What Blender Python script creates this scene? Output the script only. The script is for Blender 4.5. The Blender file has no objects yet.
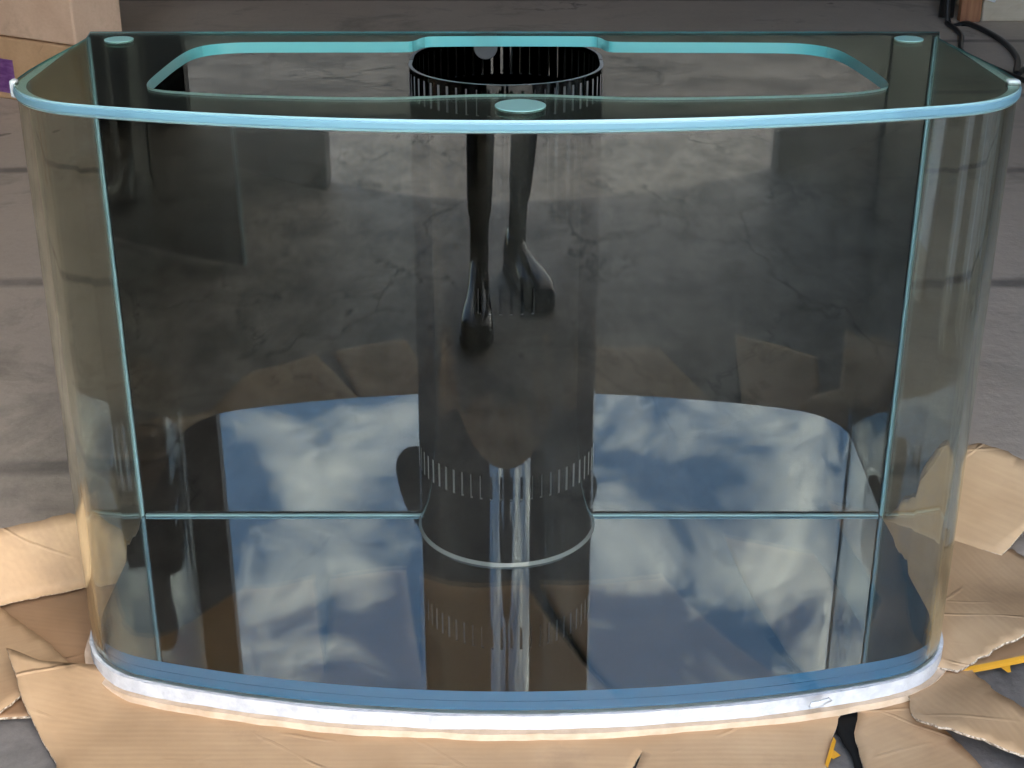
import bpy, bmesh, math, random
from mathutils import Vector, Matrix, noise
from mathutils.geometry import delaunay_2d_cdt, tessellate_polygon
random.seed(7)
sc = bpy.context.scene
C = sc.collection
R = math.radians

# ------------------------------------------------------------------ camera
cam = bpy.data.cameras.new('camera')
camo = bpy.data.objects.new('camera', cam)
C.objects.link(camo)
cam.sensor_width = 36.0
cam.lens = 1486.0 / 1024.0 * 36.0
cam.clip_start = 0.005
cam.clip_end = 400
CAM = Vector((0, -1.756, 1.0495))
camo.location = CAM
camo.rotation_euler = (R(90 - 24.4), 0, 0)
sc.camera = camo

# ------------------------------------------------------------------ world, sun, exposure
SUN_EL, SUN_AZ = 24, -90.5          # sun stands to the left, just in front of the doorway wall
w = bpy.data.worlds.new('World')
sc.world = w
w.use_nodes = True
nt = w.node_tree
bg = nt.nodes['Background']
sky = nt.nodes.new('ShaderNodeTexSky')
sky.sky_type = 'NISHITA'
sky.sun_disc = False
sky.sun_elevation = R(SUN_EL)
sky.sun_rotation = R(SUN_AZ)
sky.ozone_density = 1.8
sky.dust_density = 0.4
tc = nt.nodes.new('ShaderNodeTexCoord')
mp = nt.nodes.new('ShaderNodeMapping')
mp.inputs['Scale'].default_value = (1, 1, 1.7)
mp.inputs['Location'].default_value = (0.62, 0.1, 0.05)
nz = nt.nodes.new('ShaderNodeTexNoise')
nz.inputs['Scale'].default_value = 9.0
nz.inputs['Detail'].default_value = 9
nz.inputs['Roughness'].default_value = 0.62
nz.inputs['Distortion'].default_value = 0.5
cr = nt.nodes.new('ShaderNodeValToRGB')
cr.color_ramp.elements[0].position = 0.45
cr.color_ramp.elements[1].position = 0.70
mx = nt.nodes.new('ShaderNodeMix')
mx.data_type = 'RGBA'
mx.inputs['B'].default_value = (9.6, 8.9, 8.3, 1)
nt.links.new(tc.outputs['Generated'], mp.inputs['Vector'])
nt.links.new(mp.outputs['Vector'], nz.inputs['Vector'])
sx = nt.nodes.new('ShaderNodeSeparateXYZ')           # the cloud cover thickens towards the right
nt.links.new(tc.outputs['Generated'], sx.inputs[0])
ad = nt.nodes.new('ShaderNodeMath'); ad.operation = 'MULTIPLY_ADD'
ad.inputs[1].default_value = 0.24
nt.links.new(sx.outputs['X'], ad.inputs[0]); nt.links.new(nz.outputs['Fac'], ad.inputs[2])
nt.links.new(ad.outputs[0], cr.inputs['Fac'])
nt.links.new(cr.outputs['Color'], mx.inputs['Factor'])
nt.links.new(sky.outputs['Color'], mx.inputs['A'])
nt.links.new(mx.outputs['Result'], bg.inputs['Color'])
bg.inputs['Strength'].default_value = 0.15

sl = bpy.data.lights.new('sun', 'SUN')
sl.energy = 2.0
sl.angle = R(0.5)
sl.color = (1.0, 0.95, 0.88)
so = bpy.data.objects.new('sun', sl)
C.objects.link(so)
az, el = R(SUN_AZ), R(SUN_EL)
sd = Vector((math.sin(az) * math.cos(el), math.cos(az) * math.cos(el), math.sin(el)))
so.rotation_euler = sd.to_track_quat('Z', 'Y').to_euler()
so.location = sd * 30

sc.view_settings.view_transform = 'Standard'
sc.view_settings.look = 'None'
sc.view_settings.exposure = 3.58
sc.view_settings.gamma = 1.0
cy = sc.cycles
cy.max_bounces = 24
cy.transmission_bounces = 20
cy.glossy_bounces = 12
cy.diffuse_bounces = 5
cy.transparent_max_bounces = 16
cy.use_denoising = True
cy.use_adaptive_sampling = False
cy.blur_glossy = 0.0
cy.sample_clamp_indirect = 20

# ------------------------------------------------------------------ materials
def mat(name, col, rough=0.6, metal=0.0, ior=1.5, trans=0.0, spec=0.5):
    m = bpy.data.materials.new(name)
    m.use_nodes = True
    b = m.node_tree.nodes['Principled BSDF']
    b.inputs['Base Color'].default_value = (*col, 1)
    b.inputs['Roughness'].default_value = rough
    b.inputs['Metallic'].default_value = metal
    b.inputs['IOR'].default_value = ior
    b.inputs['Transmission Weight'].default_value = trans
    b.inputs['Specular IOR Level'].default_value = spec
    return m

def vary(m, scale, c0, c1, p0=0.35, p1=0.65, bump=0.0, bscale=None, detail=6, stretch=(1, 1, 1), rough=None):
    """noise between two real colours of the surface, plus a bump"""
    n = m.node_tree
    b = n.nodes['Principled BSDF']
    t = n.nodes.new('ShaderNodeTexCoord')
    mp = n.nodes.new('ShaderNodeMapping')
    mp.inputs['Scale'].default_value = stretch
    n.links.new(t.outputs['Object'], mp.inputs['Vector'])
    z = n.nodes.new('ShaderNodeTexNoise')
    z.inputs['Scale'].default_value = scale
    z.inputs['Detail'].default_value = detail
    r = n.nodes.new('ShaderNodeValToRGB')
    r.color_ramp.elements[0].position = p0
    r.color_ramp.elements[1].position = p1
    r.color_ramp.elements[0].color = (*c0, 1)
    r.color_ramp.elements[1].color = (*c1, 1)
    n.links.new(mp.outputs['Vector'], z.inputs['Vector'])
    n.links.new(z.outputs['Fac'], r.inputs['Fac'])
    n.links.new(r.outputs['Color'], b.inputs['Base Color'])
    if bump:
        z2 = n.nodes.new('ShaderNodeTexNoise')
        z2.inputs['Scale'].default_value = bscale or scale * 4
        z2.inputs['Detail'].default_value = 5
        n.links.new(mp.outputs['Vector'], z2.inputs['Vector'])
        bm_ = n.nodes.new('ShaderNodeBump')
        bm_.inputs['Strength'].default_value = bump
        bm_.inputs['Distance'].default_value = 0.004
        n.links.new(z2.outputs['Fac'], bm_.inputs['Height'])
        n.links.new(bm_.outputs['Normal'], b.inputs['Normal'])
    return m

def concrete(name, c0, c1, dark, joints):
    m = mat(name, c0, 0.72)
    n = m.node_tree
    L = n.links.new
    b = n.nodes['Principled BSDF']
    t = n.nodes.new('ShaderNodeTexCoord')
    def noise_(s, d=8, r=0.6, dist=0.0):
        z = n.nodes.new('ShaderNodeTexNoise')
        z.inputs['Scale'].default_value = s
        z.inputs['Detail'].default_value = d
        z.inputs['Roughness'].default_value = r
        z.inputs['Distortion'].default_value = dist
        L(t.outputs['Object'], z.inputs['Vector'])
        return z
    def ramp(src, p0, p1, a=(0, 0, 0, 1), c=(1, 1, 1, 1)):
        r = n.nodes.new('ShaderNodeValToRGB')
        r.color_ramp.elements[0].position = p0
        r.color_ramp.elements[1].position = p1
        r.color_ramp.elements[0].color = a
        r.color_ramp.elements[1].color = c
        L(src, r.inputs['Fac'])
        return r
    def mix(f, a, bcol, mode='MIX'):
        x = n.nodes.new('ShaderNodeMix')
        x.data_type = 'RGBA'
        x.blend_type = mode
        if isinstance(f, float): x.inputs['Factor'].default_value = f
        else: L(f, x.inputs['Factor'])
        L(a, x.inputs['A'])
        if isinstance(bcol, tuple): x.inputs['B'].default_value = (*bcol, 1)
        else: L(bcol, x.inputs['B'])
        return x.outputs['Result']
    base = ramp(noise_(1.7).outputs['Fac'], 0.3, 0.7, (*c0, 1), (*c1, 1)).outputs['Color']
    base = mix(0.35, base, ramp(noise_(9, 8, 0.7, 0.4).outputs['Fac'], 0.3, 0.7, (*c0, 1), (*c1, 1)).outputs['Color'])
    base = mix(0.35, base, ramp(noise_(60, 6, 0.75).outputs['Fac'], 0.25, 0.75, (*c0, 1), (*c1, 1)).outputs['Color'])
    if not joints:
        base = mix(0.55, base, ramp(noise_(5.5, 10, 0.72, 0.3).outputs['Fac'], 0.38, 0.62, (*dark, 1), (*c1, 1)).outputs['Color'])
    st = ramp(noise_(2.6, 10, 0.7, 0.6).outputs['Fac'], 0.52, 0.74).outputs['Color']
    base = mix(st, base, dark)
    sp = ramp(noise_(9, 3, 0.5).outputs['Fac'], 0.70, 0.74).outputs['Color']
    base = mix(sp, base, dark)
    # cracks
    wv = n.nodes.new('ShaderNodeMix'); wv.data_type = 'VECTOR'; wv.inputs['Factor'].default_value = 0.34
    L(t.outputs['Object'], wv.inputs['A']); L(noise_(3, 8).outputs['Color'], wv.inputs['B'])
    vo = n.nodes.new('ShaderNodeTexVoronoi'); vo.feature = 'DISTANCE_TO_EDGE'
    vo.inputs['Scale'].default_value = 1.1 if joints else 2.6
    L(wv.outputs['Result'], vo.inputs['Vector'])
    ck = ramp(vo.outputs['Distance'], 0.002, 0.007 if joints else 0.013, (1, 1, 1, 1), (0, 0, 0, 1)).outputs['Color']
    gate = ramp(noise_(1.9, 3).outputs['Fac'], 0.58 if joints else 0.36, 0.70 if joints else 0.5).outputs['Color']
    ck2 = n.nodes.new('ShaderNodeMath'); ck2.operation = 'MULTIPLY'
    L(ck, ck2.inputs[0]); L(gate, ck2.inputs[1])
    base = mix(ck2.outputs[0], base, (0.09, 0.08, 0.072) if joints else (0.03, 0.028, 0.026))
    height = ck2.outputs[0]
    if joints:      # mortar joints between cast floor strips, 0.8 m apart
        sep = n.nodes.new('ShaderNodeSeparateXYZ'); L(t.outputs['Object'], sep.inputs[0])
        jn = n.nodes.new('ShaderNodeMath'); jn.operation = 'MULTIPLY_ADD'
        L(noise_(4, 6).outputs['Fac'], jn.inputs[0]); jn.inputs[1].default_value = 0.05; L(sep.outputs['Y'], jn.inputs[2])
        md = n.nodes.new('ShaderNodeMath'); md.operation = 'PINGPONG'
        ad = n.nodes.new('ShaderNodeMath'); ad.operation = 'ADD'; ad.inputs[1].default_value = -0.275 + 8.0
        L(jn.outputs[0], ad.inputs[0]); L(ad.outputs[0], md.inputs[0]); md.inputs[1].default_value = 0.4
        jr = ramp(md.outputs[0], 0.012, 0.034, (1, 1, 1, 1), (0, 0, 0, 1)).outputs['Color']
        gy = n.nodes.new('ShaderNodeMath'); gy.operation = 'GREATER_THAN'; gy.inputs[1].default_value = -0.1
        L(sep.outputs['Y'], gy.inputs[0])
        jm = n.nodes.new('ShaderNodeMath'); jm.operation = 'MULTIPLY'; L(jr, jm.inputs[0]); L(gy.outputs[0], jm.inputs[1])
        jm2 = n.nodes.new('ShaderNodeMath'); jm2.operation = 'MULTIPLY'; L(jm.outputs[0], jm2.inputs[0])
        L(ramp(noise_(5, 6).outputs['Fac'], 0.3, 0.6, (0.35, 0.35, 0.35, 1)).outputs['Color'], jm2.inputs[1])
        base = mix(jm2.outputs[0], base, (0.19, 0.165, 0.14))
    L(base, b.inputs['Base Color'])
    hb = n.nodes.new('ShaderNodeMath'); hb.operation = 'SUBTRACT'
    L(noise_(22, 8, 0.65).outputs['Fac'], hb.inputs[0]); L(height, hb.inputs[1])
    bp = n.nodes.new('ShaderNodeBump'); bp.inputs['Strength'].default_value = 0.5; bp.inputs['Distance'].default_value = 0.006
    L(hb.outputs[0], bp.inputs['Height']); L(bp.outputs['Normal'], b.inputs['Normal'])
    return m

def cardboard(name, c0, c1, angle=0.0):
    m = mat(name, c0, 0.62, spec=0.35)
    n = m.node_tree
    L = n.links.new
    b = n.nodes['Principled BSDF']
    t = n.nodes.new('ShaderNodeTexCoord')
    mp = n.nodes.new('ShaderNodeMapping'); mp.inputs['Rotation'].default_value = (0, 0, angle)
    L(t.outputs['Object'], mp.inputs['Vector'])
    z = n.nodes.new('ShaderNodeTexNoise'); z.inputs['Scale'].default_value = 9; z.inputs['Detail'].default_value = 8
    L(mp.outputs['Vector'], z.inputs['Vector'])
    r = n.nodes.new('ShaderNodeValToRGB')
    r.color_ramp.elements[0].position = 0.3; r.color_ramp.elements[1].position = 0.72
    r.color_ramp.elements[0].color = (*c0, 1); r.color_ramp.elements[1].color = (*c1, 1)
    L(z.outputs['Fac'], r.inputs['Fac'])
    # paper fibre streaks
    mp2 = n.nodes.new('ShaderNodeMapping'); mp2.inputs['Scale'].default_value = (8, 160, 160)
    L(mp.outputs['Vector'], mp2.inputs['Vector'])
    z2 = n.nodes.new('ShaderNodeTexNoise'); z2.inputs['Scale'].default_value = 1.0; z2.inputs['Detail'].default_value = 4
    L(mp2.outputs['Vector'], z2.inputs['Vector'])
    mx = n.nodes.new('ShaderNodeMix'); mx.data_type = 'RGBA'; mx.blend_type = 'OVERLAY'; mx.inputs['Factor'].default_value = 0.11
    L(r.outputs['Color'], mx.inputs['A']); L(z2.outputs['Fac'], mx.inputs['B'])
    zs = n.nodes.new('ShaderNodeTexNoise'); zs.inputs['Scale'].default_value = 4.2; zs.inputs['Detail'].default_value = 10; zs.inputs['Roughness'].default_value = 0.7
    L(t.outputs['Object'], zs.inputs['Vector'])
    rs = n.nodes.new('ShaderNodeMapRange'); rs.inputs['From Min'].default_value = 0.54; rs.inputs['From Max'].default_value = 0.78; rs.inputs['To Max'].default_value = 0.6
    L(zs.outputs['Fac'], rs.inputs['Value'])
    ms = n.nodes.new('ShaderNodeMix'); ms.data_type = 'RGBA'; ms.inputs['B'].default_value = (0.24, 0.155, 0.095, 1)
    L(rs.outputs[0], ms.inputs['Factor']); L(mx.outputs['Result'], ms.inputs['A'])
    L(ms.outputs['Result'], b.inputs['Base Color'])
    # corrugation under the liner and crumple creases
    wv = n.nodes.new('ShaderNodeTexWave'); wv.bands_direction = 'Y'; wv.inputs['Scale'].default_value = 38
    wv.inputs['Distortion'].default_value = 1.2; wv.inputs['Detail'].default_value = 3
    L(mp.outputs['Vector'], wv.inputs['Vector'])
    z3 = n.nodes.new('ShaderNodeTexNoise'); z3.inputs['Scale'].default_value = 6; z3.inputs['Detail'].default_value = 6
    L(mp.outputs['Vector'], z3.inputs['Vector'])
    rnd = random.Random(name)
    mu = None
    for _ in range(7):                 # straight fold creases, each broken off where the noise says so
        a = rnd.uniform(-0.9, 0.9); c = rnd.uniform(-0.7, 0.7)
        dp = n.nodes.new('ShaderNodeVectorMath'); dp.operation = 'DOT_PRODUCT'; dp.inputs[1].default_value = (math.sin(a), math.cos(a), 0.6)
        L(t.outputs['Object'], dp.inputs[0])
        wb = n.nodes.new('ShaderNodeMath'); wb.operation = 'MULTIPLY_ADD'; L(z3.outputs['Fac'], wb.inputs[0]); wb.inputs[1].default_value = 0.035; L(dp.outputs['Value'], wb.inputs[2])
        df = n.nodes.new('ShaderNodeMath'); df.operation = 'PINGPONG'; L(wb.outputs[0], df.inputs[0]); df.inputs[1].default_value = rnd.uniform(0.11, 0.3)
        vr = n.nodes.new('ShaderNodeMapRange'); vr.inputs['From Max'].default_value = 0.0035; vr.inputs['To Min'].default_value = rnd.uniform(0.4, 1); vr.inputs['To Max'].default_value = 0
        L(df.outputs[0], vr.inputs['Value'])
        zg = n.nodes.new('ShaderNodeTexNoise'); zg.inputs['Scale'].default_value = 5; zg.inputs['Detail'].default_value = 2
        mg = n.nodes.new('ShaderNodeMapping'); mg.inputs['Location'].default_value = (rnd.random() * 9, rnd.random() * 9, 0)
        L(t.outputs['Object'], mg.inputs['Vector']); L(mg.outputs['Vector'], zg.inputs['Vector'])
        gt = n.nodes.new('ShaderNodeMapRange'); gt.inputs['From Min'].default_value = 0.52; gt.inputs['From Max'].default_value = 0.62
        L(zg.outputs['Fac'], gt.inputs['Value'])
        pr = n.nodes.new('ShaderNodeMath'); pr.operation = 'MULTIPLY'; L(vr.outputs[0], pr.inputs[0]); L(gt.outputs[0], pr.inputs[1])
        if mu is None: mu = pr
        else:
            ad = n.nodes.new('ShaderNodeMath'); ad.operation = 'MAXIMUM'; L(mu.outputs[0], ad.inputs[0]); L(pr.outputs[0], ad.inputs[1]); mu = ad
    ma = n.nodes.new('ShaderNodeMath'); ma.operation = 'MULTIPLY_ADD'; L(wv.outputs['Fac'], ma.inputs[0]); ma.inputs[1].default_value = 0.025; L(mu.outputs[0], ma.inputs[2])
    ma2 = n.nodes.new('ShaderNodeMath'); ma2.operation = 'MULTIPLY_ADD'; L(z3.outputs['Fac'], ma2.inputs[0]); ma2.inputs[1].default_value = 0.6; L(ma.outputs[0], ma2.inputs[2])
    bp = n.nodes.new('ShaderNodeBump'); bp.inputs['Strength'].default_value = 0.55; bp.inputs['Distance'].default_value = 0.004
    L(ma2.outputs[0], bp.inputs['Height']); L(bp.outputs['Normal'], b.inputs['Normal'])
    return m

def black_mirror(name, ior, rough=0.0, base=(0.004, 0.004, 0.005)):
    """black backing behind a clear gloss: mirror strength follows the Fresnel curve"""
    m = bpy.data.materials.new(name)
    m.use_nodes = True
    n = m.node_tree
    n.nodes.remove(n.nodes['Principled BSDF'])
    g = n.nodes.new('ShaderNodeBsdfGlossy'); g.inputs['Roughness'].default_value = rough
    f = n.nodes.new('ShaderNodeFresnel'); f.inputs['IOR'].default_value = ior
    n.links.new(f.outputs[0], g.inputs['Color'])
    n.links.new(g.outputs[0], n.nodes['Material Output'].inputs['Surface'])
    return m

def clear_glass(name, col, ior=1.52):
    m = bpy.data.materials.new(name)
    m.use_nodes = True
    n = m.node_tree
    n.nodes.remove(n.nodes['Principled BSDF'])
    g = n.nodes.new('ShaderNodeBsdfGlass')
    g.inputs['Color'].default_value = (*col, 1)
    g.inputs['Roughness'].default_value = 0.0
    g.inputs['IOR'].default_value = ior
    n.links.new(g.outputs[0], n.nodes['Material Output'].inputs['Surface'])
    return m

def smear(m, strength, stretch, scale, col=(0.5, 0.5, 0.48)):
    """dried water runs and dust: a little matt grey over the gloss"""
    n = m.node_tree
    out = n.nodes['Material Output']
    src = out.inputs['Surface'].links[0].from_socket
    t = n.nodes.new('ShaderNodeTexCoord'); mp = n.nodes.new('ShaderNodeMapping'); mp.inputs['Scale'].default_value = stretch
    z = n.nodes.new('ShaderNodeTexNoise'); z.inputs['Scale'].default_value = scale; z.inputs['Detail'].default_value = 6; z.inputs['Roughness'].default_value = 0.65
    r = n.nodes.new('ShaderNodeMapRange'); r.inputs['From Min'].default_value = 0.52; r.inputs['From Max'].default_value = 0.78; r.inputs['To Max'].default_value = strength
    d = n.nodes.new('ShaderNodeBsdfDiffuse'); d.inputs['Color'].default_value = (*col, 1)
    x = n.nodes.new('ShaderNodeMixShader')
    n.links.new(t.outputs['Object'], mp.inputs['Vector']); n.links.new(mp.outputs['Vector'], z.inputs['Vector'])
    n.links.new(z.outputs['Fac'], r.inputs['Value']); n.links.new(r.outputs[0], x.inputs['Fac'])
    n.links.new(src, x.inputs[1]); n.links.new(d.outputs[0], x.inputs[2]); n.links.new(x.outputs[0], out.inputs['Surface'])
    return m

def edge_glass(name, col, rough=0.25, trans=0.35):
    """ground and polished edge of float glass: green-blue, satin"""
    m = mat(name, col, rough, trans=trans)
    return m

M = {}
M['floor'] = concrete('cast floor strips', (0.40, 0.33, 0.265), (0.57, 0.485, 0.395), (0.23, 0.195, 0.155), True)
M['yard'] = concrete('cracked yard cement', (0.10, 0.09, 0.081), (0.29, 0.265, 0.24), (0.05, 0.046, 0.042), False)
M['side'] = vary(mat('buff painted wall', (0.36, 0.31, 0.26), 0.8), 3, (0.34, 0.29, 0.24), (0.42, 0.37, 0.31))
M['rim'] = edge_glass('pale rim and lit cutout edge', (0.70, 0.82, 0.78), 0.4, 0.0)  # wall rim; also paints the light on the cutout's near edge
M['chamfer'] = edge_glass('chamfered glass edge', (0.36, 0.62, 0.66), 0.25, 0.4)
M['wall'] = vary(mat('dark painted wall', (0.05, 0.05, 0.05), 0.8), 3, (0.035, 0.036, 0.04), (0.06, 0.06, 0.06))
M['steel'] = vary(mat('dark steel sheet', (0.03, 0.03, 0.033), 0.5), 4, (0.02, 0.021, 0.024), (0.04, 0.04, 0.044))
M['glass'] = clear_glass('bent tank glass', (0.918, 0.928, 0.89), 1.55)
M['lid_glass'] = clear_glass('lid glass', (0.86, 0.91, 0.86))
M['edge_blue'] = edge_glass('ground glass edge', (0.24, 0.49, 0.62), 0.3, 0.5)
M['edge_teal'] = edge_glass('polished cutout edge', (0.12, 0.46, 0.46), 0.3, 0.5)
M['edge_base'] = mat('deep blue glass edge', (0.045, 0.15, 0.31), 0.15, ior=1.6)
M['black_glass'] = black_mirror('black backed glass', 1.85)
M['mirror'] = mat('dark mirror glass', (0.39, 0.45, 0.53), 0.0, metal=1.0)
M['acrylic'] = black_mirror('black acrylic', 1.58, 0.02)
M['acrylic_cut'] = mat('cut acrylic edge', (0.13, 0.13, 0.135), 0.25)
M['bead'] = mat('clear bead', (0.15, 0.16, 0.17), 0.15)
M['cap'] = mat('dark grey cap', (0.03, 0.03, 0.032), 0.5)
M['silicone'] = mat('blue white silicone', (0.16, 0.27, 0.32), 0.4)
M['pad'] = mat('soft clear silicone pad', (0.33, 0.60, 0.56), 0.35, trans=0.3)
M['clear_plastic'] = mat('clear plastic', (0.9, 0.92, 0.92), 0.08, trans=0.6)
M['foam'] = vary(mat('white foam', (0.86, 0.87, 0.90), 0.8), 60, (0.50, 0.50, 0.515), (0.63, 0.63, 0.64), bump=0.35, bscale=160)
CB0, CB1 = (0.455, 0.288, 0.155), (0.585, 0.388, 0.222)
for k, a in enumerate((0.0, 0.75, -0.5, 1.3)):
    M['card%d' % k] = cardboard('brown cardboard %d' % k, CB0, CB1, a)
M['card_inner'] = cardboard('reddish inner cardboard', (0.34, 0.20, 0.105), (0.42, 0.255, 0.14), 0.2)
M['card_cut'] = vary(mat('torn cardboard edge', (0.6, 0.5, 0.38), 0.9), 300, (0.26, 0.175, 0.11), (0.70, 0.58, 0.44), p0=0.40, p1=0.60, detail=2, bump=0.6, bscale=300)
M['tan_edge'] = vary(mat('pale board edge', (0.62, 0.46, 0.32), 0.85), 40, (0.54, 0.39, 0.26), (0.70, 0.54, 0.39), bump=0.3, bscale=90)
M['tape'] = mat('orange packing tape', (0.62, 0.30, 0.02), 0.4)
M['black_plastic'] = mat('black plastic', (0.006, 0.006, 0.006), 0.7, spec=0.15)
smear(M['acrylic'], 0.03, (1, 1, 0.05), 45)
smear(M['glass'], 0.012, (1, 1, 0.25), 14)
M['rubber'] = mat('black rubber', (0.012, 0.012, 0.012), 0.4)
M['box_card'] = cardboard('pale box cardboard', (0.56, 0.39, 0.27), (0.68, 0.50, 0.36), 0.0)
M['purple'] = vary(mat('purple print', (0.15, 0.05, 0.22), 0.5), 30, (0.13, 0.035, 0.19), (0.24, 0.11, 0.30), stretch=(1, 1, 3))
M['white'] = vary(mat('white board', (0.7, 0.7, 0.7), 0.45), 5, (0.76, 0.76, 0.75), (0.84, 0.84, 0.83))
M['cream'] = cardboard('pale carton', (0.46, 0.38, 0.28), (0.54, 0.46, 0.35))
M['wood'] = vary(mat('reddish wood', (0.3, 0.12, 0.05), 0.6), 6, (0.24, 0.09, 0.04), (0.36, 0.16, 0.07), stretch=(12, 12, 1))
M['grey_plastic'] = mat('grey plastic film', (0.35, 0.35, 0.38), 0.3)
M['skin'] = mat('skin', (0.22, 0.12, 0.075), 0.5)
M['trousers'] = vary(mat('charcoal cloth', (0.02, 0.02, 0.022), 0.85), 60, (0.007, 0.007, 0.008), (0.014, 0.0135, 0.0135))
M['shirt'] = vary(mat('grey shirt cloth', (0.12, 0.12, 0.13), 0.85), 50, (0.09, 0.09, 0.10), (0.14, 0.14, 0.15))
M['leather'] = mat('black shoe leather', (0.005, 0.005, 0.0055), 0.14, spec=0.25)
M['hair'] = mat('dark hair', (0.012, 0.009, 0.007), 0.6)

# ------------------------------------------------------------------ helpers
def link(name, me, parent=None):
    o = bpy.data.objects.new(name, me)
    C.objects.link(o)
    if parent is not None:
        o.parent = parent
    return o

def tag(o, label=None, cat=None, group=None, kind=None):
    if label: o['label'] = label
    if cat: o['category'] = cat
    if group: o['group'] = group
    if kind: o['kind'] = kind
    return o

def empty(name, loc, label, cat, group=None):
    o = bpy.data.objects.new(name, None)
    C.objects.link(o)
    o.location = loc
    o.empty_display_size = 0.1
    return tag(o, label, cat, group)

class MB:
    def __init__(s): s.v = []; s.f = []; s.m = []; s.sm = []
    def face(s, pts, m=0, smooth=False):
        b = len(s.v); s.v += [tuple(p) for p in pts]
        s.f.append(tuple(range(b, b + len(pts)))); s.m.append(m); s.sm.append(smooth)
    def grid(s, rows, m=0, smooth=True, flip=False, keep=None):
        """rows of points joined into quads that share vertices"""
        b = len(s.v); nc = len(rows[0])
        for r in rows: s.v += [tuple(p) for p in r]
        for i in range(len(rows) - 1):
            for j in range(nc - 1):
                if keep and not keep(i, j): continue
                q = (b + i * nc + j, b + i * nc + j + 1, b + (i + 1) * nc + j + 1, b + (i + 1) * nc + j)
                s.f.append(q[::-1] if flip else q); s.m.append(m); s.sm.append(smooth)
    def box(s, lo, hi, m=0, mat4=None):
        (x0, y0, z0), (x1, y1, z1) = lo, hi
        P = [Vector(p) for p in ((x0, y0, z0), (x1, y0, z0), (x1, y1, z0), (x0, y1, z0), (x0, y0, z1), (x1, y0, z1), (x1, y1, z1), (x0, y1, z1))]
        if mat4: P = [mat4 @ p for p in P]
        b = len(s.v); s.v += [tuple(p) for p in P]
        for q in ((3, 2, 1, 0), (4, 5, 6, 7), (0, 1, 5, 4), (1, 2, 6, 5), (2, 3, 7, 6), (3, 0, 4, 7)):
            s.f.append(tuple(b + k for k in q)); s.m.append(m); s.sm.append(False)
    def tube(s, pts, r, n=10, m=0):
        pts = [Vector(p) for p in pts]; rings = []
        for i, p in enumerate(pts):
            d = (pts[min(i + 1, len(pts) - 1)] - pts[max(i - 1, 0)]).normalized()
            a = d.cross(Vector((0, 0, 1)));
            if a.length < 1e-3: a = Vector((1, 0, 0))
            a.normalize(); c = a.cross(d)
            rr = r[i] if isinstance(r, (list, tuple)) else r
            rings.append([p + (a * math.cos(2 * math.pi * k / n) + c * math.sin(2 * math.pi * k / n)) * rr for k in range(n + 1)])
        s.grid(rings, m, True)
        s.face(rings[0][:n], m); s.face(rings[-1][:n][::-1], m)
    def build(s, name, mats, parent=None, bevel=0.0):
        me = bpy.data.meshes.new(name)
        off = parent.matrix_basis.translation if parent is not None else Vector()
        p = parent
        while p is not None and p.parent is not None:
            p = p.parent; off = off + p.matrix_basis.translation
        me.from_pydata([Vector(v) - off for v in s.v], [], s.f)
        for mm in (mats if isinstance(mats, (list, tuple)) else [mats]): me.materials.append(mm)
        for i, p in enumerate(me.polygons):
            p.material_index = s.m[i]; p.use_smooth = s.sm[i]
        bmm = bmesh.new(); bmm.from_mesh(me)
        if bevel: bmesh.ops.remove_doubles(bmm, verts=bmm.verts, dist=1e-5)
        bmesh.ops.recalc_face_normals(bmm, faces=bmm.faces) if bevel else None
        bmm.to_mesh(me); bmm.free()
        o = link(name, me, parent)
        if bevel:
            b = o.modifiers.new('bevel', 'BEVEL'); b.width = bevel; b.segments = 2; b.limit_method = 'ANGLE'
        return o

def resample(pts, step, closed=True):
    out = []; n = len(pts)
    for i in range(n if closed else n - 1):
        a, b = Vector(pts[i]), Vector(pts[(i + 1) % n]); k = max(1, int(round((b - a).length / step)))
        out += [a.lerp(b, t / k) for t in range(k)]
    if not closed: out.append(Vector(pts[-1]))
    return out

def smooth_loop(pts, it=2):
    """Chaikin corner cutting"""
    p = [Vector(q) for q in pts]
    for _ in range(it):
        q = []
        for i in range(len(p)):
            a, b = p[i], p[(i + 1) % len(p)]
            q += [a.lerp(b, 0.25), a.lerp(b, 0.75)]
        p = q
    return p

def sheet(name, outline, fn, mats, parent=None, thick=0.0032, step=0.014, jag=0.0009, seed=0):
    """a piece of cardboard: plan outline, filled with small triangles and bent by fn(s, t) -> xyz"""
    rnd = random.Random(seed)
    ol = resample([Vector(p) for p in outline], 0.009)
    ol = [p + Vector((rnd.uniform(-jag, jag), rnd.uniform(-jag, jag))) for p in ol]
    n = len(ol)
    def inside(x, y):
        c = False; j = n - 1
        for i in range(n):
            if (ol[i].y > y) != (ol[j].y > y) and x < (ol[j].x - ol[i].x) * (y - ol[i].y) / (ol[j].y - ol[i].y) + ol[i].x: c = not c
            j = i
        return c
    xs = [p.x for p in ol]; ys = [p.y for p in ol]
    pts = list(ol)
    y = min(ys); row = 0
    while y < max(ys):
        x = min(xs) + (step / 2 if row % 2 else 0)
        while x < max(xs):
            if inside(x, y) and min((x - p.x) ** 2 + (y - p.y) ** 2 for p in ol) > (step * 0.5) ** 2: pts.append(Vector((x, y)))
            x += step
        y += step * 0.87; row += 1
    r = delaunay_2d_cdt(pts, [(i, (i + 1) % n) for i in range(n)], [list(range(n))], 1, 1e-6)
    off = parent.matrix_basis.translation if parent is not None else Vector()
    me = bpy.data.meshes.new(name)
    me.from_pydata([Vector(fn(v.x, v.y)) - off for v in r[0]], [], [list(f) for f in r[2]])
    for mm in mats: me.materials.append(mm)
    for p in me.polygons: p.use_smooth = True
    o = link(name, me, parent)
    s = o.modifiers.new('thickness', 'SOLIDIFY'); s.thickness = thick; s.offset = -1
    s.material_offset_rim = 1 if len(mats) > 1 else 0
    return o

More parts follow.
